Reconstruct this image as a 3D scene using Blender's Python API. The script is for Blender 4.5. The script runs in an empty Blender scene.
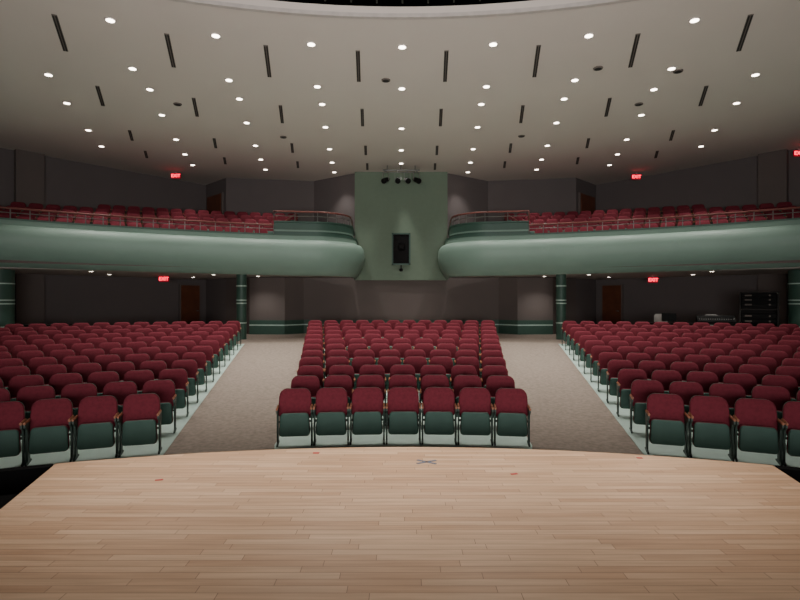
import bpy, bmesh, math, random
from mathutils import Vector, Matrix
random.seed(7)
COL = bpy.context.scene.collection
EYE = 2.2
CY = -4.0
CEIL = 8.0
rad = math.radians

def lin(c):
    out=[]
    for v in c:
        v/=255.0
        out.append(v/12.92 if v<=0.04045 else ((v+0.055)/1.055)**2.4)
    return (out[0],out[1],out[2],1.0)

def mat(name, rgb, rough=0.6, metal=0.0, noise=0.08, nscale=6.0, bump=0.0, bscale=200.0, emit=None, estr=0.0, spec=0.5):
    m=bpy.data.materials.new(name); m.use_nodes=True
    nt=m.node_tree; b=nt.nodes['Principled BSDF']
    b.inputs['Roughness'].default_value=rough
    b.inputs['Metallic'].default_value=metal
    b.inputs['Specular IOR Level'].default_value=spec
    tc=nt.nodes.new('ShaderNodeTexCoord')
    n=nt.nodes.new('ShaderNodeTexNoise'); n.inputs['Scale'].default_value=nscale; n.inputs['Detail'].default_value=4
    nt.links.new(tc.outputs['Object'],n.inputs['Vector'])
    r=nt.nodes.new('ShaderNodeValToRGB')
    c=lin(rgb)
    r.color_ramp.elements[0].position=0.3; r.color_ramp.elements[1].position=0.7
    r.color_ramp.elements[0].color=tuple(max(0,v*(1-noise)) for v in c[:3])+(1,)
    r.color_ramp.elements[1].color=tuple(min(1,v*(1+noise)) for v in c[:3])+(1,)
    nt.links.new(n.outputs['Fac'],r.inputs['Fac']); nt.links.new(r.outputs['Color'],b.inputs['Base Color'])
    if bump>0:
        n2=nt.nodes.new('ShaderNodeTexNoise'); n2.inputs['Scale'].default_value=bscale
        nt.links.new(tc.outputs['Object'],n2.inputs['Vector'])
        bp=nt.nodes.new('ShaderNodeBump'); bp.inputs['Strength'].default_value=bump; bp.inputs['Distance'].default_value=0.01
        nt.links.new(n2.outputs['Fac'],bp.inputs['Height']); nt.links.new(bp.outputs['Normal'],b.inputs['Normal'])
    if emit:
        b.inputs['Emission Color'].default_value=lin(emit); b.inputs['Emission Strength'].default_value=estr
    return m

M={}
M['red']=mat('burgundy_fabric',(112,42,54),0.85,noise=0.12,nscale=25,bump=0.15,spec=0.2)
M['green']=mat('green_painted_metal',(70,98,87),0.5,noise=0.05,spec=0.3)
M['pan']=mat('green_seat_pan',(72,102,93),0.6,noise=0.06,spec=0.25)
M['frame']=mat('dark_green_frame',(60,76,70),0.5,spec=0.3)
M['arm']=mat('stained_wood_arm',(160,98,64),0.35,noise=0.15,nscale=12)
M['ceil']=mat('ceiling_plaster',(214,204,195),0.9,noise=0.015,nscale=0.5)
M['wall']=mat('warm_mauve_grey_wall',(106,99,99),0.85,noise=0.03,nscale=1.0)
M['wall2']=mat('warm_grey_wall',(106,97,94),0.85,noise=0.03,nscale=1.0)
M['tower']=mat('sage_green_wall',(116,134,117),0.85,noise=0.03)
M['fascia']=mat('sage_fascia_paint',(122,148,136),0.5,noise=0.03,nscale=1)
M['dkgreen']=mat('deep_green_paint',(62,92,81),0.5,noise=0.05)
M['soffit']=mat('soffit_plaster',(176,168,164),0.9,noise=0.02)
M['carpet']=mat('beige_carpet',(150,137,126),0.95,noise=0.18,nscale=14,bump=0.5,bscale=150)
M['mint']=mat('pale_mint_painted_concrete',(196,220,210),0.45,noise=0.05)
M['tier']=mat('dark_carpet',(96,84,82),0.95)
M['black']=mat('black_matte',(14,14,15),0.7,spec=0.2)
M['void']=mat('void_black',(8,8,8),0.95,spec=0.05)
M['pipe']=mat('dark_pipe',(52,54,48),0.5,0.3)
M['slot']=mat('dark_diffuser',(104,96,90),0.7)
M['slotin']=mat('diffuser_gap',(34,31,30),0.8)
M['trim']=mat('white_trim',(190,182,176),0.5)
M['lamp']=mat('lamp_glow',(255,248,235),0.5,emit=(255,240,222),estr=14)
M['wood']=mat('door_wood',(104,60,40),0.4,noise=0.2,nscale=3)
M['exit']=mat('exit_red',(230,20,50),0.5,emit=(255,20,60),estr=5)
M['exitbody']=mat('exit_housing',(110,40,48),0.5,emit=(255,20,60),estr=0.25)
M['steel']=mat('brushed_steel',(150,150,148),0.3,0.8)
M['railred']=mat('mahogany_rail',(112,62,56),0.4,noise=0.1)
M['greyfab']=mat('light_grey_plastic',(176,174,172),0.5)
M['tapeblue']=mat('dark_grey_tape',(84,90,104),0.6)
M['tapered']=mat('red_tape',(170,40,36),0.6)
M['glass']=mat('dark_glass',(10,10,12),0.08)

def wood_floor():
    m=bpy.data.materials.new('maple_strip_floor'); m.use_nodes=True
    nt=m.node_tree; b=nt.nodes['Principled BSDF']
    tc=nt.nodes.new('ShaderNodeTexCoord')
    sp=nt.nodes.new('ShaderNodeSeparateXYZ'); nt.links.new(tc.outputs['Object'],sp.inputs[0])
    def mth(op,a,bv=None):
        k=nt.nodes.new('ShaderNodeMath'); k.operation=op
        if hasattr(a,'is_linked'): nt.links.new(a,k.inputs[0])
        else: k.inputs[0].default_value=a
        if bv is not None:
            if hasattr(bv,'is_linked'): nt.links.new(bv,k.inputs[1])
            else: k.inputs[1].default_value=bv
        return k.outputs[0]
    row=mth('FLOOR',mth('DIVIDE',sp.outputs[1],0.066))
    wn=nt.nodes.new('ShaderNodeTexWhiteNoise'); wn.noise_dimensions='1D'; nt.links.new(row,wn.inputs['W'])
    sh=mth('MULTIPLY',wn.outputs['Value'],7.3)
    xx=mth('ADD',sp.outputs[0],sh)
    cb=nt.nodes.new('ShaderNodeCombineXYZ'); nt.links.new(xx,cb.inputs[0]); nt.links.new(sp.outputs[1],cb.inputs[1])
    br=nt.nodes.new('ShaderNodeTexBrick')
    br.inputs['Scale'].default_value=1.0
    br.inputs['Brick Width'].default_value=0.75
    br.inputs['Row Height'].default_value=0.066
    br.inputs['Mortar Size'].default_value=0.0018
    br.inputs['Mortar Smooth'].default_value=0.3
    br.offset=0.0; br.offset_frequency=2
    br.inputs['Color1'].default_value=lin((212,178,146))
    br.inputs['Color2'].default_value=lin((190,152,120))
    br.inputs['Mortar'].default_value=lin((124,90,68))
    nt.links.new(cb.outputs[0],br.inputs['Vector'])
    mp=nt.nodes.new('ShaderNodeMapping'); mp.inputs['Scale'].default_value=(1.0,14.0,1.0)
    nt.links.new(tc.outputs['Object'],mp.inputs['Vector'])
    n=nt.nodes.new('ShaderNodeTexNoise'); n.inputs['Scale'].default_value=2.2; n.inputs['Detail'].default_value=6
    nt.links.new(mp.outputs['Vector'],n.inputs['Vector'])
    r=nt.nodes.new('ShaderNodeValToRGB')
    r.color_ramp.elements[0].position=0.3; r.color_ramp.elements[0].color=(0.82,0.79,0.76,1)
    r.color_ramp.elements[1].position=0.72; r.color_ramp.elements[1].color=(1.06,1.05,1.04,1)
    nt.links.new(n.outputs['Fac'],r.inputs['Fac'])
    mx=nt.nodes.new('ShaderNodeMix'); mx.data_type='RGBA'; mx.blend_type='MULTIPLY'; mx.inputs[0].default_value=1.0
    nt.links.new(br.outputs['Color'],mx.inputs[6]); nt.links.new(r.outputs['Color'],mx.inputs[7])
    nt.links.new(mx.outputs[2],b.inputs['Base Color'])
    n3=nt.nodes.new('ShaderNodeTexNoise'); n3.inputs['Scale'].default_value=1.2; n3.inputs['Detail'].default_value=5
    nt.links.new(tc.outputs['Object'],n3.inputs['Vector'])
    mr=nt.nodes.new('ShaderNodeMapRange'); mr.inputs['To Min'].default_value=0.26; mr.inputs['To Max'].default_value=0.42
    nt.links.new(n3.outputs['Fac'],mr.inputs['Value']); nt.links.new(mr.outputs['Result'],b.inputs['Roughness'])
    return m
M['stage']=wood_floor()

def mesh(name, verts, faces, mats, midx=None, smooth=False, recalc=True):
    me=bpy.data.meshes.new(name)
    me.from_pydata([tuple(v) for v in verts],[],faces)
    for k in mats: me.materials.append(M[k])
    if midx:
        for i,p in enumerate(me.polygons): p.material_index=midx[i]
    if recalc:
        bm=bmesh.new(); bm.from_mesh(me); bmesh.ops.recalc_face_normals(bm,faces=bm.faces); bm.to_mesh(me); bm.free()
    if smooth:
        for p in me.polygons: p.use_smooth=True
        try: me.set_sharp_from_angle(angle=rad(40))
        except Exception: pass
    me.update()
    return me

def obj(name, me, parent=None, loc=None, rotz=None, label=None, cat=None, group=None, kind=None):
    o=bpy.data.objects.new(name, me); COL.objects.link(o)
    if parent: o.parent=parent
    if loc is not None: o.location=loc
    if rotz is not None: o.rotation_euler=(0,0,rotz)
    if label: o['label']=label
    if cat: o['category']=cat
    if group: o['group']=group
    if kind: o['kind']=kind
    return o

class B:
    """geometry accumulator"""
    def __init__(s): s.v=[]; s.f=[]; s.m=[]
    def add(s,v,f,mi=0):
        n=len(s.v); s.v+= [tuple(p) for p in v]; s.f+=[tuple(i+n for i in q) for q in f]
        if isinstance(mi,list): s.m+=mi
        else: s.m+=[mi]*len(f)
    def box(s,c,d,mi=0,rz=0,rx=0,bev=0.0):
        bm=bmesh.new(); bmesh.ops.create_cube(bm,size=1.0)
        for v in bm.verts: v.co=Vector((v.co.x*d[0],v.co.y*d[1],v.co.z*d[2]))
        if bev>0: bmesh.ops.bevel(bm,geom=bm.edges[:],offset=bev,segments=2,affect='EDGES')
        mtx=Matrix.Translation(c)@Matrix.Rotation(rz,4,'Z')@Matrix.Rotation(rx,4,'X')
        bm.transform(mtx); bm.verts.index_update()
        s.add([v.co[:] for v in bm.verts],[[v.index for v in f.verts] for f in bm.faces],mi); bm.free()
    def cyl(s,p0,p1,r0,r1=None,seg=16,mi=0):
        if r1 is None: r1=r0
        p0=Vector(p0);p1=Vector(p1);d=(p1-p0).normalized()
        a=Vector((0,0,1)) if abs(d.z)<0.9 else Vector((1,0,0))
        u=d.cross(a).normalized(); w=d.cross(u)
        v=[];
        for p,r in((p0,r0),(p1,r1)):
            for i in range(seg):
                t=2*math.pi*i/seg; v.append(p+u*r*math.cos(t)+w*r*math.sin(t))
        f=[[i,(i+1)%seg,seg+(i+1)%seg,seg+i] for i in range(seg)]
        f.append(list(range(seg))[::-1]); f.append(list(range(seg,2*seg)))
        s.add(v,f,mi)
    def tube(s,pts,r,seg=8,mi=0):
        pts=[Vector(p) for p in pts]; v=[]
        for i,p in enumerate(pts):
            d=(pts[min(i+1,len(pts)-1)]-pts[max(i-1,0)]).normalized()
            a=Vector((0,0,1)) if abs(d.z)<0.95 else Vector((1,0,0))
            u=d.cross(a).normalized(); w=d.cross(u)
            for k in range(seg):
                t=2*math.pi*k/seg; v.append(p+u*r*math.cos(t)+w*r*math.sin(t))
        f=[]
        for i in range(len(pts)-1):
            for k in range(seg):
                f.append([i*seg+k,i*seg+(k+1)%seg,(i+1)*seg+(k+1)%seg,(i+1)*seg+k])
        f.append(list(range(seg))); f.append(list(range((len(pts)-1)*seg,len(pts)*seg)))
        s.add(v,f,mi)
    def prism(s,poly,z0,z1,mi=0):
        n=len(poly)
        v=[(p[0],p[1],z0) for p in poly]+[(p[0],p[1],z1) for p in poly]
        f=[[i,(i+1)%n,n+(i+1)%n,n+i] for i in range(n)]+[list(range(n))[::-1],list(range(n,2*n))]
        s.add(v,f,mi)
    def me(s,name,mats,smooth=False): return mesh(name,s.v,s.f,mats,s.m,smooth)

def pol(R,phi,z=0.0): return Vector((R*math.sin(phi),CY+R*math.cos(phi),z))
def fz(R):
    return 0.063*(min(max(R,12.2),22.9)-12.2)

# ---------------- FLOOR ----------------
def polar_floor(name, Rs, phis_fn, dz, matk, n=24, thick=0.0):
    v=[];f=[]
    for R in Rs:
        a,b_=phis_fn(R)
        for i in range(n+1):
            v.append(pol(R,a+(b_-a)*i/n,fz(R)+dz))
    for j in range(len(Rs)-1):
        for i in range(n):
            k=j*(n+1)+i; f.append([k,k+1,k+n+2,k+n+1])
    if thick:
        m0=len(v); v+=[Vector((p.x,p.y,p.z-thick)) for p in v]
        f+= [[i+m0 for i in q][::-1] for q in f]
        W=n+1;H=len(Rs)
        rim=[i for i in range(W)]+[j*W+W-1 for j in range(1,H)]+[(H-1)*W+i for i in range(W-2,-1,-1)]+[j*W for j in range(H-2,0,-1)]
        for i in range(len(rim)):
            a=rim[i];b_=rim[(i+1)%len(rim)]
            f.append([a,b_,b_+m0,a+m0])
    me=mesh(name,v,f,[matk]); 
    return obj(name,me,kind='structure')
polar_floor('floor',[8.9,10,12.2,15,18,20,22.9,26,31.5],lambda R:(rad(-46),rad(46)),0.0,'carpet',60,0.1)

RROW=[12.2+0.95*i for i in range(12)]
def inner_side(R):
    X=3.6
    for _ in range(20):
        D=math.sqrt(R*R-X*X)+CY
        X=3.47+(D-7.6)*0.185
    return math.asin(X/R)
wpx=[250,226,214,208,204,200,197.5,195,192,190,188.5,187]
ncen=[7,7,7,8,8,9,9,10,10,11,11,12]
def cen_half(R):
    i=min(max((R-12.2)/0.95,0),11); a=int(min(i,10)); t=i-a
    w=wpx[a]*(1-t)+wpx[a+1]*t
    return (w/533.0*(R+CY))/2
FR=[11.75]+[12.2+0.5*i for i in range(21)]+[23.05]
polar_floor('floor',FR,lambda R:(-math.asin((cen_half(R)+0.02)/R),math.asin((cen_half(R)+0.02)/R)),0.012,'mint',16,0.01)
for s in(-1,1):
    polar_floor('floor',FR,lambda R:(s*(inner_side(R)-0.05/R),s*rad(44)),0.012,'mint',20,0.01)

# ---------------- SEATS ----------------
def rrect(hw,z0,z1,r,inset,seg):
    pts=[]; hw-=inset; z0+=inset; z1-=inset; r=max(r-inset*0.5,0.01)
    for cx,cz,a0 in((hw-r,z0+r,-90),(hw-r,z1-r,0),(-hw+r,z1-r,90),(-hw+r,z0+r,180)):
        for k in range(seg+1):
            a=rad(a0+90*k/seg); pts.append((cx+r*math.cos(a),cz+r*math.sin(a)))
    return pts
def pillow(layers,hw,z0,z1,r,seg,tilt,zb,curve):
    v=[];f=[];mi=[]
    n=None
    for (ins,y,m) in layers:
        pts=rrect(hw,z0,z1,r,ins,seg); n=len(pts)
        for x,z in pts:
            t=(z-z0)/(z1-z0); x2=x*(1-0.10*max(0,t-0.3)) ; zz=z-(0.22*x*x if t>0.6 else 0)
            v.append((x2,y+(z-zb)*tilt-curve*x*x,zz))
    for j in range(len(layers)-1):
        for i in range(n):
            f.append([j*n+i,j*n+(i+1)%n,(j+1)*n+(i+1)%n,(j+1)*n+i]); mi.append(layers[j+1][2])
    f.append(list(range(n))); mi.append(layers[0][2])
    f.append([ (len(layers)-1)*n+i for i in range(n)][::-1]); mi.append(layers[-1][2])
    return v,f,mi
def seat_parts(seg):
    P={}
    b=B(); v,f,m=pillow([(0.03,0.125,1),(0,0.118,1),(0,0.092,1),(0.004,0.088,0),(-0.004,0.06,0),(0.012,0.034,0),(0.045,0.024,0)],0.25,0.38,0.825,0.10,seg,0.2,0.4,0.35); b.add(v,f,m); P['backrest']=(b,['red','green'])
    b=B(); v,f,m=pillow([(0.05,-0.128,1),(0.012,-0.12,1),(0,-0.10,1),(0,-0.09,1),(-0.004,-0.085,0),(-0.004,-0.04,0),(0.03,-0.012,0)],0.226,0.15,0.495,0.05,seg,0.12,0.35,0.0); b.add(v,f,m)
    b.box((0,-0.125,0.28),(0.30,0.012,0.16),1,rx=-0.12,bev=0.004 if seg>2 else 0)
    P['seat']=(b,['red','pan'])
    for s,nm in((-1,'armrest_l'),(1,'armrest_r')):
        b=B(); b.box((s*0.2515,-0.06,0.575),(0.03,0.33,0.034),0,bev=0.008 if seg>2 else 0); P[nm]=(b,['arm'])
    b=B()
    prof=[(-0.13,0.0),(0.16,0.0),(0.16,0.025),(0.07,0.05),(0.06,0.35),(0.12,0.50),(0.13,0.558),(-0.2,0.558),(-0.2,0.52),(-0.1,0.47),(-0.07,0.33),(-0.06,0.05),(-0.13,0.025)]
    n=len(prof)
    for s in(-1,1):
        x0=s*0.242;x1=s*0.264
        v=[(x0,p[0],p[1]) for p in prof]+[(x1,p[0],p[1]) for p in prof]
        f=[[i,(i+1)%n,n+(i+1)%n,n+i] for i in range(n)]+[list(range(n))[::-1],list(range(n,2*n))]
        b.add(v,f,0)
    b.cyl((-0.246,0.03,0.34),(0.246,0.03,0.34),0.018,seg=6)
    P['frame']=(b,['frame'])
    return P
SP=seat_parts(4)
SM={k:v[0].me('theater_seat_'+k,v[1],smooth=True) for k,v in SP.items()}
places=[]
for i,R in enumerate(RROW):
    w=wpx[i]/533.0*(R+CY); n=ncen[i]; p=w/n
    for k in range(n):
        phi=((k+0.5)-n/2)*p/R
        end='end' if k in(0,n-1) else 'mid'
        L=pol(R,phi,fz(R)+0.013); places.append((L.y,L,-phi,'central block of auditorium seats',end,i))
    for s in(-1,1):
        ph0=inner_side(R); k=0
        pitch=0.552 if i%2==0 else 0.56
        while True:
            phi=ph0+(k+0.5)*pitch/R
            L=pol(R,phi,fz(R)+0.013)
            if L.x/L.y>0.82 or L.x>13.6: break
            L=pol(R,s*phi,fz(R)+0.013)
            places.append((L.y,L,-s*phi,'side block of auditorium seats','end' if k==0 else 'mid',i)); k+=1
def inside(x,y,m=0.3):
    x=abs(x)
    if x>15.3-m: return False
    if y>20.3 and x>15.3-(y-20.3)*0.827-m*1.3: return False
    return y<27.0-m
bal=[]
for k in range(5):
    R=25.45+0.95*k
    z=4.22+0.30*k
    for s in(-1,1):
        ph=rad(11.8-0.6*k); j=0
        while ph<rad(37):
            ph=rad(11.8-0.6*k)+(j+0.5)*0.56/R; j+=1
            L=pol(R,s*ph,z+0.002)
            if inside(L.x,L.y,0.6) : bal.append((L,-s*ph))
places.sort(key=lambda t:t[0])
ind=places[:300]; rest=[(p[1],p[2]) for p in places[300:]]+bal
for (d,L,rz,g,e,i) in ind:
    if e=='end': lb='burgundy upholstered folding theater seat at the carpeted aisle, green frame'
    elif i==0: lb='front-row burgundy folding theater seat with green pan facing the stage'
    else: lb='burgundy upholstered folding theater seat with green pan and wooden armrests'
    o=obj('theater_seat',SM['frame'],None,L,rz+rad(random.uniform(-0.5,0.5)),lb,'seat',g)
    obj('backrest',SM['backrest'],o); obj('folding_seat',SM['seat'],o)
    obj('armrest',SM['armrest_l'],o); obj('armrest',SM['armrest_r'],o)
LP=seat_parts(2)
b=B(); order=[('frame',[3]),('backrest',[0,1]),('seat',[0,2]),('armrest_l',[4]),('armrest_r',[4])]
for (L,rz) in rest:
    c,s_=math.cos(rz),math.sin(rz)
    for k,mp in order:
        g=LP[k][0]
        b.add([(L.x+x*c-y*s_,L.y+x*s_+y*c,L.z+z) for x,y,z in g.v],g.f,[mp[q] for q in g.m])
me=mesh('theater_seat_rest',b.v,b.f,['red','green','pan','frame','arm'],b.m,smooth=False,recalc=False)
obj('theater_seat',me,label='rows of burgundy folding theater seats in the balconies and rearmost rows',cat='seats',kind='stuff',group='balcony and rear auditorium seats')

# ---------------- STAGE ----------------
poly=[]
a=math.asin(3.10/9.26); c=math.asin(3.22/9.26)
for i in range(41): poly.append(pol(9.26,-a+(a+c)*i/40)[:2])
poly+=[(3.0,3.7),(9,3.6),(9,-4),(-9,-4),(-9,3.6),(-2.82,3.7)]
b=B(); b.prism(poly,0.69,0.75,0)
inner=[(x*0.995,y-0.05) for x,y in poly]
b.prism(inner,0.0,0.69,1)
obj('stage',b.me('stage',['stage','dkgreen']),label='curved thrust stage with maple strip flooring facing the seats',cat='stage')
for s,a_s in((-1,19.7),(1,20.5)):
    b=B()
    q=[pol(9.27,s*(rad(a_s)+rad(28)*i/12))[:2] for i in range(13)]
    q2=[pol(9.17,s*(rad(a_s)+rad(28)*i/12))[:2] for i in range(13)]
    b.prism(q+q2[::-1],0.0,0.75,0)
    ro=obj('pit_curb',b.me('pit_curb',['void']),label='black curved curb wall beside the stage steps',cat='curb')
    x0=(3.0 if s<0 else 3.12)
    st=B()
    st.prism([(s*(x0+0.12),4.58),(s*(x0-0.02),3.8),(s*4.2,3.8),(s*4.2,4.1)],0.0,0.58,0)
    for i in range(3):
        st.box((s*(4.4+0.35*i),3.95,0.46/2-0.07*i),(0.34,0.6,0.46-0.14*i),0,bev=0.01)
    o=obj('stage_steps',st.me('stage_steps',['void']),label='black wooden steps tucked beside the stage edge',cat='steps')
    st=B()
    st.box((s*(x0+0.55),4.0,0.583),(1.0,0.03,0.006),0)
    obj('step_nosing',st.me('step_nosing',['pipe']),o)
def tape(x,y,pieces,matk,label):
    b=B()
    for (l,w,rz) in pieces: b.box((0,0,0.002),(l,w,0.003),0,rz=rz)
    obj('tape_mark',b.me('tape_mark',[matk]),None,(x,y,0.7505),None,label,'tape mark')
def sxy(px,py,h=1.45):
    D=h*533/(py-300); return ((px-400)/533*D,D)
x,y=sxy(421,462); tape(x,y,[(0.20,0.025,rad(28)),(0.20,0.025,rad(-35))],'tapeblue','dark grey cross of tape marking the stage center')
x,y=sxy(153,480); tape(x,y,[(0.06,0.025,0.3)],'tapered','small red tape mark on the stage boards')
x,y=sxy(508,474); tape(x,y,[(0.06,0.025,0.3)],'tapered','small red tape mark on the stage boards')
x,y=sxy(311,453); tape(x,y,[(0.06,0.04,0)],'tapered','small red tape mark on the stage boards')
x,y=sxy(634,458); tape(x,y,[(0.05,0.03,0)],'tapered','small red tape mark on the stage boards')

# ---------------- CEILING ----------------
b=B(); n=64
inn=[pol(15.0,rad(-50+100*i/n)) for i in range(n+1)]
out=[pol(33.0,rad(-50+100*i/n)) for i in range(n+1)]
for z in(CEIL,CEIL+0.25):
    v=[(p.x,p.y,z) for p in inn]+[(p.x,p.y,z) for p in out]
    b.add(v,[[i,i+1,n+2+i,n+1+i] for i in range(n)],0)
v=[(p.x,p.y,CEIL) for p in inn]+[(p.x,p.y,CEIL+0.25) for p in inn]
b.add(v,[[i,i+1,n+2+i,n+1+i] for i in range(n)],0)
obj('ceiling',b.me('ceiling',['ceil']),kind='structure')
b=B()
q=[pol(14.99,rad(-50+100*i/n))[:2] for i in range(n+1)]; q2=[pol(14.90,rad(-50+100*i/n))[:2] for i in range(n+1)]
b.prism(q+q2[::-1],CEIL-0.02,CEIL+0.06,0)
obj('trim_1',b.me('trim_1',['trim']),kind='structure')
b=B(); b.box((0,8,9.9),(44,26,0.1),0); b.box((0,20,9.2),(40,0.1,1.4),0)
obj('ceiling',b.me('ceiling_upper',['void']),kind='structure')
cat=B()
for (R,z,r) in((14.6,8.32,0.03),(14.6,8.6,0.03),(14.2,8.9,0.045),(13.8,8.25,0.025)):
    cat.tube([pol(R,rad(-26+52*i/30),z) for i in range(31)],r,8)
for i in range(27):
    p=pol(14.6,rad(-26+2*i)); cat.cyl((p.x,p.y,8.1),(p.x,p.y,9.85),0.02,seg=6)
obj('catwalk_railing',cat.me('catwalk_railing',['pipe']),label='dark metal pipe railing of the catwalk above the ceiling opening',cat='railing')

def slot_mesh(L):
    b=B(); w=0.10
    b.box((0,0,-0.009),(w,L,0.018),0)
    for x in(-0.026,0.026): b.box((x,0,-0.0105),(0.03,L-0.05,0.02),1)
    return b.me('slot_diffuser',['slot','slotin'])
for (R,L,f,ks) in((17.3,1.75,1.0,4),(21.0,1.6,0.945,4),(24.7,1.25,0.89,4),(27.2,1.1,0.86,4)):
    me=slot_mesh(L)
    for k in range(ks):
        for s in(-1,1):
            phi=s*rad(3.6+7.3*k)*f
            p=pol(R,phi,CEIL-0.001)
            if abs(p.x)/p.y>0.85 or not inside(p.x,p.y,0.5): continue
            obj('air_diffuser',me,None,p,-phi,'long dark slot air diffuser in the grey ceiling','air diffuser','slot diffusers in the ceiling')
b=B(); seg=20
b.cyl((0,0,-0.02),(0,0,0.0),0.105,0.115,seg,0)
b.cyl((0,0,-0.026),(0,0,-0.0195),0.082,0.082,seg,1)
DLM=b.me('recessed_downlight',['trim','lamp'])
SPOTS=[]
for (R,f,ks,skip0,on) in((16.2,1.0,3,False,1),(18.6,0.97,3,False,1),(19.9,0.93,4,True,0),(22.0,0.91,4,False,1),(24.6,0.88,4,False,2),(26.6,0.86,4,False,1),(28.3,0.84,3,True,3)):
    for k in range(-ks,ks+1):
        if k==0 and skip0: continue
        phi=rad(7.3*k)*f; p=pol(R,phi,CEIL)
        if not inside(p.x,p.y,0.4) or abs(p.x)/p.y>0.85: continue
        if p.y>23.3 and abs(p.x)<2.6: continue
        obj('recessed_downlight',DLM,None,p,None,'round recessed downlight glowing in the grey ceiling','ceiling light','recessed downlights in the ceiling')
        if on: SPOTS.append((p,on))
def cxy(px,py):
    D=(CEIL-EYE)*533/(300-py); return Vector(((px-400)/533*D,D,CEIL))
b=B(); b.cyl((0,0,-0.03),(0,0,0),0.11,0.12,20,0); b.cyl((0,0,-0.034),(0,0,-0.029),0.085,0.085,20,1)
SPK=b.me('ceiling_speaker',['slot','slotin'])
for px,py in((676,71),(637,104),(176,104),(384,80),(520,136),(596,68),(282,137)):
    obj('ceiling_speaker',SPK,None,cxy(px,py),None,'small round dark speaker grille in the ceiling','speaker','round ceiling speakers')

# ---------------- WALLS ----------------
def ribbon(name,pts,z0,z1,matk,t=0.12,side=1):
    n=len(pts); off=[]
    for i in range(n):
        a=Vector(pts[max(i-1,0)]);c=Vector(pts[min(i+1,n-1)]); d=(c-a).normalized()
        nn=Vector((-d.y,d.x))*side
        off.append(Vector(pts[i])+nn*t)
    b=B(); b.prism([tuple(p) for p in pts]+[tuple(p) for p in off[::-1]],z0,z1,0)
    return obj(name,b.me(name,[matk]),kind='structure')
WL=[(-15.8,6.0),(-15.3,20.3),(-9.84,26.9),(-8.3,25.3)]
for s,nm in((-1,'left'),(1,'right')):
    pts=[(s*abs(x),y) for x,y in WL]
    ribbon('wall_'+nm,pts,0.0,CEIL,'wall',0.15,1 if s<0 else -1)
    up=[(s*8.3,25.3),(s*4.24,26.0),(s*2.1,24.4)]
    ribbon('wall_rear',up,3.2,CEIL,'wall',0.12,1 if s<0 else -1)
    b=B(); cx,cy=s*14.62,20.95
    b.box((cx,cy,4.0),(0.95,0.35,8.0),0,rz=math.atan2(6.6,-s*5.46))
    obj('trim_2',b.me('trim_2',['wall2']),kind='structure')
low=[(-8.3,25.3),(-6.75,23.75),(-5.15,23.6),(-4.45,24.35),(4.45,24.35),(5.15,23.6),(6.75,23.75),(8.3,25.3)]
ribbon('wall_rear',low,0.0,3.2,'wall2',0.12,1)
b0=[(x,y-0.03) for x,y in low[1:-1]]
ribbon('baseboard_rear',b0,0.6,1.30,'dkgreen',0.025,1)
ribbon('trim_3',[(x,y-0.045) for x,y in low[1:-1]],1.06,1.11,'mint',0.012,1)
b=B(); b.prism([(-2.1,24.15),(2.1,24.15),(2.1,25.2),(-2.1,25.2)],3.1,CEIL,0)
obj('wall_center',b.me('wall_center',['tower']),kind='structure')
o=B(); 
for (cx,cz,w,h) in((-0.39,0,0.06,1.44),(0.39,0,0.06,1.44),(0,0.69,0.84,0.06),(0,-0.69,0.84,0.06)):
    o.box((cx,0,cz),(w,0.1,h),0)
w=obj('projection_window',o.me('projection_window',['dkgreen']),None,(0.0,24.1,EYE+51/533*24.1),None,'dark projection booth window in the green wall','window')
o=B(); o.box((0,0.02,0),(0.72,0.02,1.32),0); obj('window_pane',o.me('window_pane',['black']),w)
o=B(); o.box((0.02,-0.02,0.1),(0.3,0.06,0.3),0,bev=0.03); o.cyl((0.02,-0.05,0.12),(0.02,-0.12,0.12),0.07,seg=16); o.box((0.02,0,-0.3),(0.1,0.05,0.45),0); obj('projector_port',o.me('projector_port',['black']),w)
o=B(); o.box((0,0,0),(0.16,0.22,0.13),0,bev=0.02); o.cyl((0,-0.11,0),(0,-0.17,0),0.05,seg=14); o.box((0,0.1,0.12),(0.05,0.1,0.2),0)
obj('wall_camera',o.me('wall_camera',['black']),None,(0.0,23.97,EYE+30/533*24),None,'small black camera bracket below the projection window','camera')
o=B(); o.tube([(-0.8,0,0),(0.8,0,0)],0.035); o.cyl((-0.6,0,0),(-0.6,0,0.198),0.02); o.cyl((0.6,0,0),(0.6,0,0.198),0.02); o.cyl((0,0,0),(0,0,0.198),0.03)
o.tube([(-0.8,0.3,-0.02),(0.8,0.3,-0.02)],0.02); o.box((-0.7,0.15,-0.01),(0.03,0.3,0.02)); o.box((0.7,0.15,-0.01),(0.03,0.3,0.02))
zb=CEIL-0.2
obj('light_bar',o.me('light_bar',['steel'],True),None,(0,23.0,zb),None,'short steel pipe holding spotlights in front of the green wall','light bar')
fx=B(); fx.cyl((0,0.14,-0.35),(0,-0.28,-0.50),0.10,0.12,14,0); fx.cyl((0,0.28,-0.30),(0,0.14,-0.35),0.07,0.10,14,0)
FXB=fx.me('spot_body',['black'],True)
fy=B(); fy.box((-0.13,0,-0.24),(0.016,0.05,0.34),0); fy.box((0.13,0,-0.24),(0.016,0.05,0.34),0); fy.box((0,0,-0.07),(0.26,0.05,0.018),0); fy.box((0,0,-0.02),(0.06,0.06,0.11),0)
FXY=fy.me('spot_yoke',['steel'])
for x_,r_ in((-0.66,-0.3),(-0.14,0.0),(0.26,0.15),(0.66,0.35)):
    o=obj('stage_spotlight',FXY,None,(x_,23.0,zb-0.03),r_,'black theatrical spotlight clamped under the steel pipe','spotlight','spotlights on the pipe')
    obj('lamp_body',FXB,o)

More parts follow.
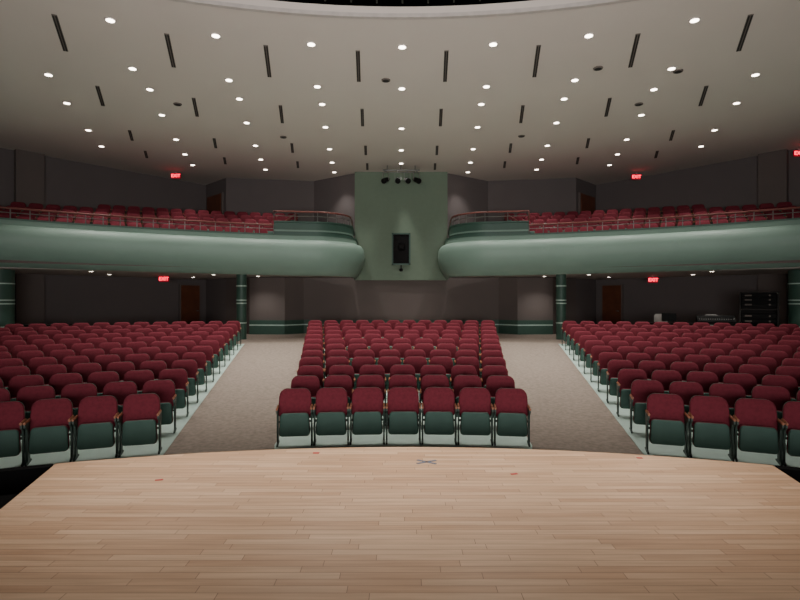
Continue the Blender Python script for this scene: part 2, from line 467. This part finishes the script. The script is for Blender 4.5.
def door(x,y,z,rz,w,h,idx):
    b=B(); b.box((0,0,h/2),(w+0.14,0.1,h+0.07),0); 
    o=obj('door_%d'%idx,b.me('door_frame',['wall2']),None,(x,y,z),rz,kind='structure')
    b=B(); b.box((0,-0.06,h/2),(w,0.05,h-0.02),0,bev=0.005); obj('door_leaf',b.me('door_leaf',['wood']),o)
    b=B(); b.cyl((w*0.38,-0.09,1.0),(w*0.38,-0.14,1.0),0.03,seg=12); b.box((w*0.34,-0.14,1.0),(0.12,0.02,0.02),0); obj('handle',b.me('handle',['steel']),o)
wang=math.atan2(6.6,5.46)
for s,i in((-1,1),(1,3)):
    X=10.42; Y=20.3+(15.3-X)/0.827
    door(s*(X-0.06*1),Y-0.05,0.67,(wang if s<0 else -wang),0.95,2.25,i)
    mx,my=(9.84+8.3)/2-0.05,(26.9+25.3)/2
    a=math.atan2(-1.6,1.54)
    door(s*(mx+0.05),my-0.06,5.15,(a if s<0 else -a),1.5,2.15,i+1)

# ---------------- COLUMNS ----------------
def column(x,y,r,z0,z1):
    o=B(); o.cyl((0,0,0),(0,0,z1-z0),r,seg=40)
    c=obj('column',o.me('column',['dkgreen'],True),None,(x,y,z0),None,'round green column with pale bands under the balcony','column','columns under the balcony')
    o=B()
    for z in(0.62,1.38,1.5,2.05): o.cyl((0,0,z),(0,0,z+0.04),r+0.012,seg=40)
    obj('band',o.me('band',['mint'],True),c)
    o=B(); o.cyl((0,0,1.54),(0,0,z1-z0-0.02),r+0.006,seg=40); obj('upper_shaft',o.me('upper_shaft',['dkgreen'],True),c)
for s in(-1,1):
    p=pol(25.5,s*rad(14.1)); column(p.x,p.y,0.19,fz(25)+0.0,3.2)
    p=pol(25.5,s*rad(31.6)); column(p.x,p.y,0.42,fz(25)+0.0,3.2)

# ---------------- BALCONIES ----------------
SOFZ=EYE+1.02
for s in(-1,1):
    path=[]
    a0=38.0; a1=math.degrees(math.asin(3.5/24.4))
    for i in range(50): path.append(pol(24.4,s*rad(a0+(a1-a0)*i/49))[:2])
    for i in range(1,17):
        t=rad(-82+82*i/16); path.append((s*(3.55-1.7*math.cos(t)),21.85+1.7*math.sin(t)))
    path.append((s*1.88,22.6)); path.append((s*1.93,23.4)); path.append((s*2.0,24.13))
    P=[Vector(p) for p in path]; N=[]
    for i in range(len(P)):
        d=(P[min(i+1,len(P)-1)]-P[max(i-1,0)]).normalized()
        N.append(Vector((d.y,-d.x)) if s<0 else Vector((-d.y,d.x)))
    def sweep(prof,i0,i1,dzf=lambda p:0.0):
        v=[];f=[];m=len(prof)
        for i in range(i0,i1):
            for (o_,z) in prof: v.append((P[i].x+N[i].x*o_,P[i].y+N[i].y*o_,z+dzf(P[i])))
        for i in range(i1-i0-1):
            for k in range(m):
                f.append([i*m+k,i*m+(k+1)%m,(i+1)*m+(k+1)%m,(i+1)*m+k])
        f.append(list(range(m))); f.append([(i1-i0-1)*m+k for k in range(m)])
        return v,f
    dz=lambda p:0.17*max(0,(abs(p.x)-4)/11.0)
    base=B(); ins=[tuple(P[i]-N[i]*0.25) for i in range(len(P))]
    slab=ins+[(s*4.4,24.3),(s*5.2,23.55),(s*6.8,23.7),(s*8.3,25.25),(s*9.84,26.8),(s*15.25,20.25),(s*15.4,15.3)]
    base.prism(slab,SOFZ,SOFZ+0.15,0)
    root=obj('balcony',base.me('balcony_soffit',['soffit']),label='curved balcony tier with sage green fascia above the side seats',cat='balcony')
    E=EYE
    prof=[(-0.12,E+2.42),(0.0,E+2.42),(0.02,E+2.26),(0.20,E+2.19),(0.30,E+2.06),(0.33,E+1.85),(0.28,E+1.55),(0.18,E+1.28),(0.06,E+1.06),(-0.05,E+0.95),(-0.12,E+0.92),(-0.16,E+0.96)]
    b=B(); v,f=sweep(prof,0,len(P),dz); b.add(v,f,0); obj('fascia',b.me('fascia',['fascia'],True),root)
    b=B(); v,f=sweep([(-0.14,E+2.42),(0.03,E+2.42),(0.03,E+2.47),(-0.14,E+2.47)],0,len(P),dz); b.add(v,f,0); obj('cap',b.me('cap',['dkgreen']),root)
    i0=next(i for i in range(len(P)) if abs(P[i].x)<4.95)
    b=B(); v,f=sweep([(-0.30,E+2.40),(-0.16,E+2.40),(-0.16,E+2.62),(-0.13,E+2.64),(-0.16,E+2.66),(-0.16,E+2.92),(-0.12,E+2.94),(-0.12,E+2.99),(-0.30,E+2.99)],i0,len(P)); b.add(v,f,0)
    obj('parapet',b.me('parapet',['dkgreen']),root)
    b=B(); v,f=sweep([(-0.165,E+2.60),(-0.13,E+2.60),(-0.13,E+2.66),(-0.165,E+2.66)],i0,len(P)); b.add(v,f,0); obj('stripe',b.me('stripe',['fascia']),root)
    b=B()
    for k in range(6):
        R0=24.3 if k==0 else 24.9+0.95*k; R1=24.9+0.95*(k+1); z=4.22+0.30*k if k<5 else 4.22+1.2
        if k==5: R1=31.6
        for j in range(56):
            pa=rad(8.5+0.55*j);pb=rad(8.5+0.55*(j+1))
            q=[pol(R0,s*pa),pol(R0,s*pb),pol(R1,s*pb),pol(R1,s*pa)]
            if all(inside(c.x,c.y,0.05) for c in q) and abs(q[0].x)>3.6:
                b.prism([c[:2] for c in q],SOFZ+0.16,z,0)
    obj('seating_tier',b.me('seating_tier',['tier']),root)
    rl=B(); pts=[]
    for i in range(0,i0+1): pts.append((P[i].x-N[i].x*0.06,P[i].y-N[i].y*0.06,E+2.80+dz(P[i])))
    rl.tube(pts,0.035)
    R_=obj('balcony_railing',rl.me('handrail',['railred'],True),label='mahogany handrail on steel posts along the balcony edge',cat='railing')
    rl=B(); rl.tube([(p[0],p[1],p[2]-0.14) for p in pts],0.014,6); obj('lower_rail',rl.me('lower_rail',['steel'],True),R_)
    pm=B(); pm.cyl((0,0,0),(0,0,0.36),0.017,seg=8); PM=pm.me('post',['steel'],True)
    for i in range(0,i0+1,2): obj('post',PM,R_,(pts[i][0],pts[i][1],pts[i][2]-0.35))
    rl=B(); pts=[(P[i].x-N[i].x*0.22,P[i].y-N[i].y*0.22,E+3.36) for i in range(i0,len(P))]
    pts=[(pts[0][0],pts[0][1],E+3.0)]+pts
    rl.tube(pts,0.035)
    R2=obj('balcony_railing',rl.me('nose_handrail',['railred'],True),label='curved mahogany handrail around the balcony end parapet',cat='railing')
    rl=B(); rl.tube([(p[0],p[1],p[2]-0.17) for p in pts[1:]],0.014,6); obj('lower_rail',rl.me('lower_rail',['steel'],True),R2)
    for i in range(1,len(pts),3): obj('post',PM,R2,(pts[i][0],pts[i][1],pts[i][2]-0.36))
    for k,(ra,rb,an) in enumerate(((25.3,28.5,10.6),)):
        rl=B(); q0=pol(ra,s*rad(an),5.2);q1=pol(rb,s*rad(an-1),6.1)
        rl.tube([(q0.x,q0.y,4.3),(q0.x,q0.y,5.15),q0+Vector((0,0.06,0.03)),q1,(q1.x,q1.y,5.4)],0.028)
        obj('stair_handrail',rl.me('stair_handrail',['railred'],True),label='sloped mahogany handrail beside the balcony seats',cat='railing')

# ---------------- EXIT SIGNS ----------------
hb=B(); hb.box((0,0,0),(0.40,0.06,0.22),0,bev=0.01); 
HB=hb.me('exit_housing',['exitbody'])
hm=B(); hm.cyl((0,0,0.11),(0,0,0.16),0.03,seg=12); hm.box((0,0,0.165),(0.14,0.08,0.012),0); HM=hm.me('mount',['trim'])
fc=bpy.data.curves.new('exit_text','FONT'); fc.body='EXIT'; fc.size=0.2; fc.extrude=0.004; fc.offset=0.004; fc.align_x='CENTER'; fc.align_y='CENTER'; fc.materials.append(M['exit'])
to=bpy.data.objects.new('tmp_text',fc); COL.objects.link(to)
bpy.context.view_layer.update()
TM=bpy.data.meshes.new_from_object(to.evaluated_get(bpy.context.evaluated_depsgraph_get()))
bpy.data.objects.remove(to)
def exit_sign(px,py,D,wall='hung from the ceiling'):
    x=(px-400)/533*D; z=EYE+(300-py)/533*D
    o=obj('exit_sign',HB,None,(x,D,z),0,'red glowing EXIT sign '+wall,'exit sign')
    t=obj('lettering',TM.copy(),o,(0,-0.034,0)); t.rotation_euler=(rad(90),0,0)
    obj('mount',HM,o)
exit_sign(175,176,23.85); exit_sign(635,177,24.0); exit_sign(797.5,153.5,20.1)
exit_sign(163,279,22.3,'hung under the balcony'); exit_sign(651.5,280,22.3,'hung under the balcony')

# ---------------- SOUND POSITION ----------------
F0=fz(25)
def table(x,y,w,d,label,rz=0):
    b=B(); b.box((0,0,0.73),(w,d,0.04),0,bev=0.006)
    t=obj('table',b.me('table_top',['black']),None,(x,y,F0),rz,label,'table')
    lg=B(); lg.box((0,0,0.355),(0.04,0.04,0.71),0); LG=lg.me('leg',['steel'])
    for sx in(-1,1):
        for sy in(-1,1): obj('leg',LG,t,(sx*(w/2-0.06),sy*(d/2-0.06),0))
    return t
table(9.9,17.9,3.2,0.75,'long black folding table behind the last seat row',rz=rad(-25))
table(-11.2,17.1,2.0,0.7,'long black folding table behind the last seat row',rz=rad(25))
b=B()
pr=[(-0.32,0.0),(0.32,0.0),(0.32,0.24),(0.22,0.26),(-0.32,0.08)]
for x0,x1 in((-0.55,0.55),):
    v=[(x0,p[0],p[1]) for p in pr]+[(x1,p[0],p[1]) for p in pr]; n=5
    b.add(v,[[i,(i+1)%n,n+(i+1)%n,n+i] for i in range(n)]+[list(range(n))[::-1],list(range(n,2*n))],0)
mc=obj('mixing_console',b.me('mixing_console',['black']),None,(10.4,17.65,F0+0.752),rad(-25),'black sound mixing console on the folding table','mixing console')
b=B(); b.box((0,0,0),(0.02,0.03,0.02),0); FD=b.me('fader',['greyfab'])
for i in range(16): obj('fader',FD,mc,(-0.48+0.064*i,-0.15,0.145))
b=B(); b.box((0,0,0.14),(0.45,0.03,0.28),0,bev=0.008); b.box((0,0.02,0.02),(0.22,0.16,0.03),0)
mo=obj('monitor',b.me('monitor_body',['black']),None,(9.1,18.15,F0+0.80),rad(150),'black computer monitor on the folding table','monitor')
b=B(); b.box((0,-0.017,0.15),(0.41,0.006,0.24),0); obj('screen',b.me('screen',['glass']),mo)
b=B()
b.box((-0.53,0,0.9),(0.05,0.7,1.76),0,bev=0.006); b.box((0.53,0,0.9),(0.05,0.7,1.76),0,bev=0.006)
for z in(0.05,0.6,1.2,1.77): b.box((0,0,z),(1.06,0.7,0.04),0)
b.box((0,0.33,0.9),(1.06,0.03,1.7),0)
rk=obj('equipment_rack',b.me('equipment_rack',['slotin']),None,(12.2,18.2,F0+0.01),rad(-34),'tall black equipment rack behind the last seat row','equipment rack')
b=B(); b.box((0,0,0),(0.98,0.46,0.13),0,bev=0.004); b.box((-0.3,-0.235,0),(0.2,0.01,0.05),1); b.cyl((0.3,-0.23,0),(0.3,-0.25,0),0.03,seg=12,mi=1)
RU=b.me('rack_unit',['black','slot'])
for z in(0.25,0.42,0.80,0.98,1.36,1.52,1.67): obj('rack_unit',RU,rk,(0,-0.1,z))
def ochair(x,y,rz):
    b=B(); 
    for i in range(5):
        a=2*math.pi*i/5; b.cyl((0,0,0.1),(0.28*math.cos(a),0.28*math.sin(a),0.06),0.022,0.015,8); b.cyl((0.28*math.cos(a),0.28*math.sin(a),0.001),(0.28*math.cos(a),0.28*math.sin(a),0.05),0.025,seg=10)
    b.cyl((0,0,0.08),(0,0,0.46),0.028,seg=12)
    o=obj('office_chair',b.me('chair_base',['black']),None,(x,y,F0+0.012),rz,'light grey plastic office chair behind the sound table','chair')
    v,f,m=pillow([(0.03,0.03,0),(0,0.02,0),(0,-0.01,0),(0.03,-0.02,0)],0.24,0.60,1.02,0.1,4,0.12,0.6,0.4)
    b=B(); b.add(v,[q for q in f],m); obj('backrest',b.me('backrest',['greyfab'],True),o,(0,0.22,0))
    b=B(); b.box((0,0,0.48),(0.46,0.44,0.06),0,bev=0.02); b.box((0,0.24,0.55),(0.06,0.03,0.2),0); obj('seat',b.me('seat',['greyfab']),o)
ochair(10.9,18.75,2.6); ochair(9.5,19.3,2.2)

# ---------------- LIGHTS ----------------
def spot(p,power,size=105,blend=0.8,r=0.06,target=None,color=(1.0,0.94,0.87)):
    l=bpy.data.lights.new('spot','SPOT'); l.energy=power; l.spot_size=rad(size); l.spot_blend=blend; l.shadow_soft_size=r; l.color=color
    o=bpy.data.objects.new('spot_lamp',l); COL.objects.link(o); o.location=p
    if target is not None:
        o.rotation_euler=(Vector(target)-Vector(p)).to_track_quat('-Z','Y').to_euler()
    return o
for p,on in SPOTS:
    ax=abs(p.x)
    e=360 if p.y<20 else 250
    if p.y>=18 and ax>7: e*=0.75
    if on==2: e=340
    if on==3: e=130
    spot((p.x,p.y,p.z-0.06),e,90)
def area(loc,target,size,power,color=(1,0.95,0.91),sy=None,spread=180):
    l=bpy.data.lights.new('area','AREA'); l.energy=power; l.size=size; l.color=color; l.spread=rad(spread)
    if sy: l.shape='RECTANGLE'; l.size_y=sy
    o=bpy.data.objects.new('added_ceiling_fill',l); COL.objects.link(o); o.location=loc
    o.rotation_euler=(Vector(target)-Vector(loc)).to_track_quat('-Z','Y').to_euler(); return o
for x in(-4.2,-1.4,1.4,4.2): spot((x,9.4,8.4),3000,33,1.0,0.15,(x*0.72,5.35,0.75),(1,0.93,0.85))
area((0,-3.4,2.0),(0,-3.4+10,2.0+5.4),6,800,(1,0.95,0.92),2,110)  # unseen flood behind the camera, added to brighten the ceiling
b=B(); b.cyl((0,0,-0.012),(0,0,0),0.09,0.1,16,0); b.cyl((0,0,-0.014),(0,0,-0.011),0.065,0.065,16,1); SD=b.me('soffit_light',['trim','lamp'])
for s in(-1,1):
    for (x,y,pw) in((6.1,22.7,85),(9.2,23.6,32),(11.6,21.2,22),(7.5,21.3,12),(11.0,18.9,18)):
        obj('soffit_light',SD,None,(s*x,y,SOFZ),None,'small recessed light under the balcony','ceiling light','recessed lights under the balcony')
        spot((s*x,y,SOFZ-0.05),pw,125,0.9,0.05)
w=bpy.data.worlds.new('world'); bpy.context.scene.world=w; w.use_nodes=True
bg=w.node_tree.nodes['Background']; bg.inputs[0].default_value=(0.9,0.92,1.0,1); bg.inputs[1].default_value=0.012

# ---------------- CAMERA ----------------
c=bpy.data.cameras.new('camera'); c.lens=24.0; c.sensor_width=36.0; c.clip_end=200
co=bpy.data.objects.new('camera',c); COL.objects.link(co); co.location=(-0.05,0,EYE); co.rotation_euler=(rad(90),0,0)
bpy.context.scene.camera=co
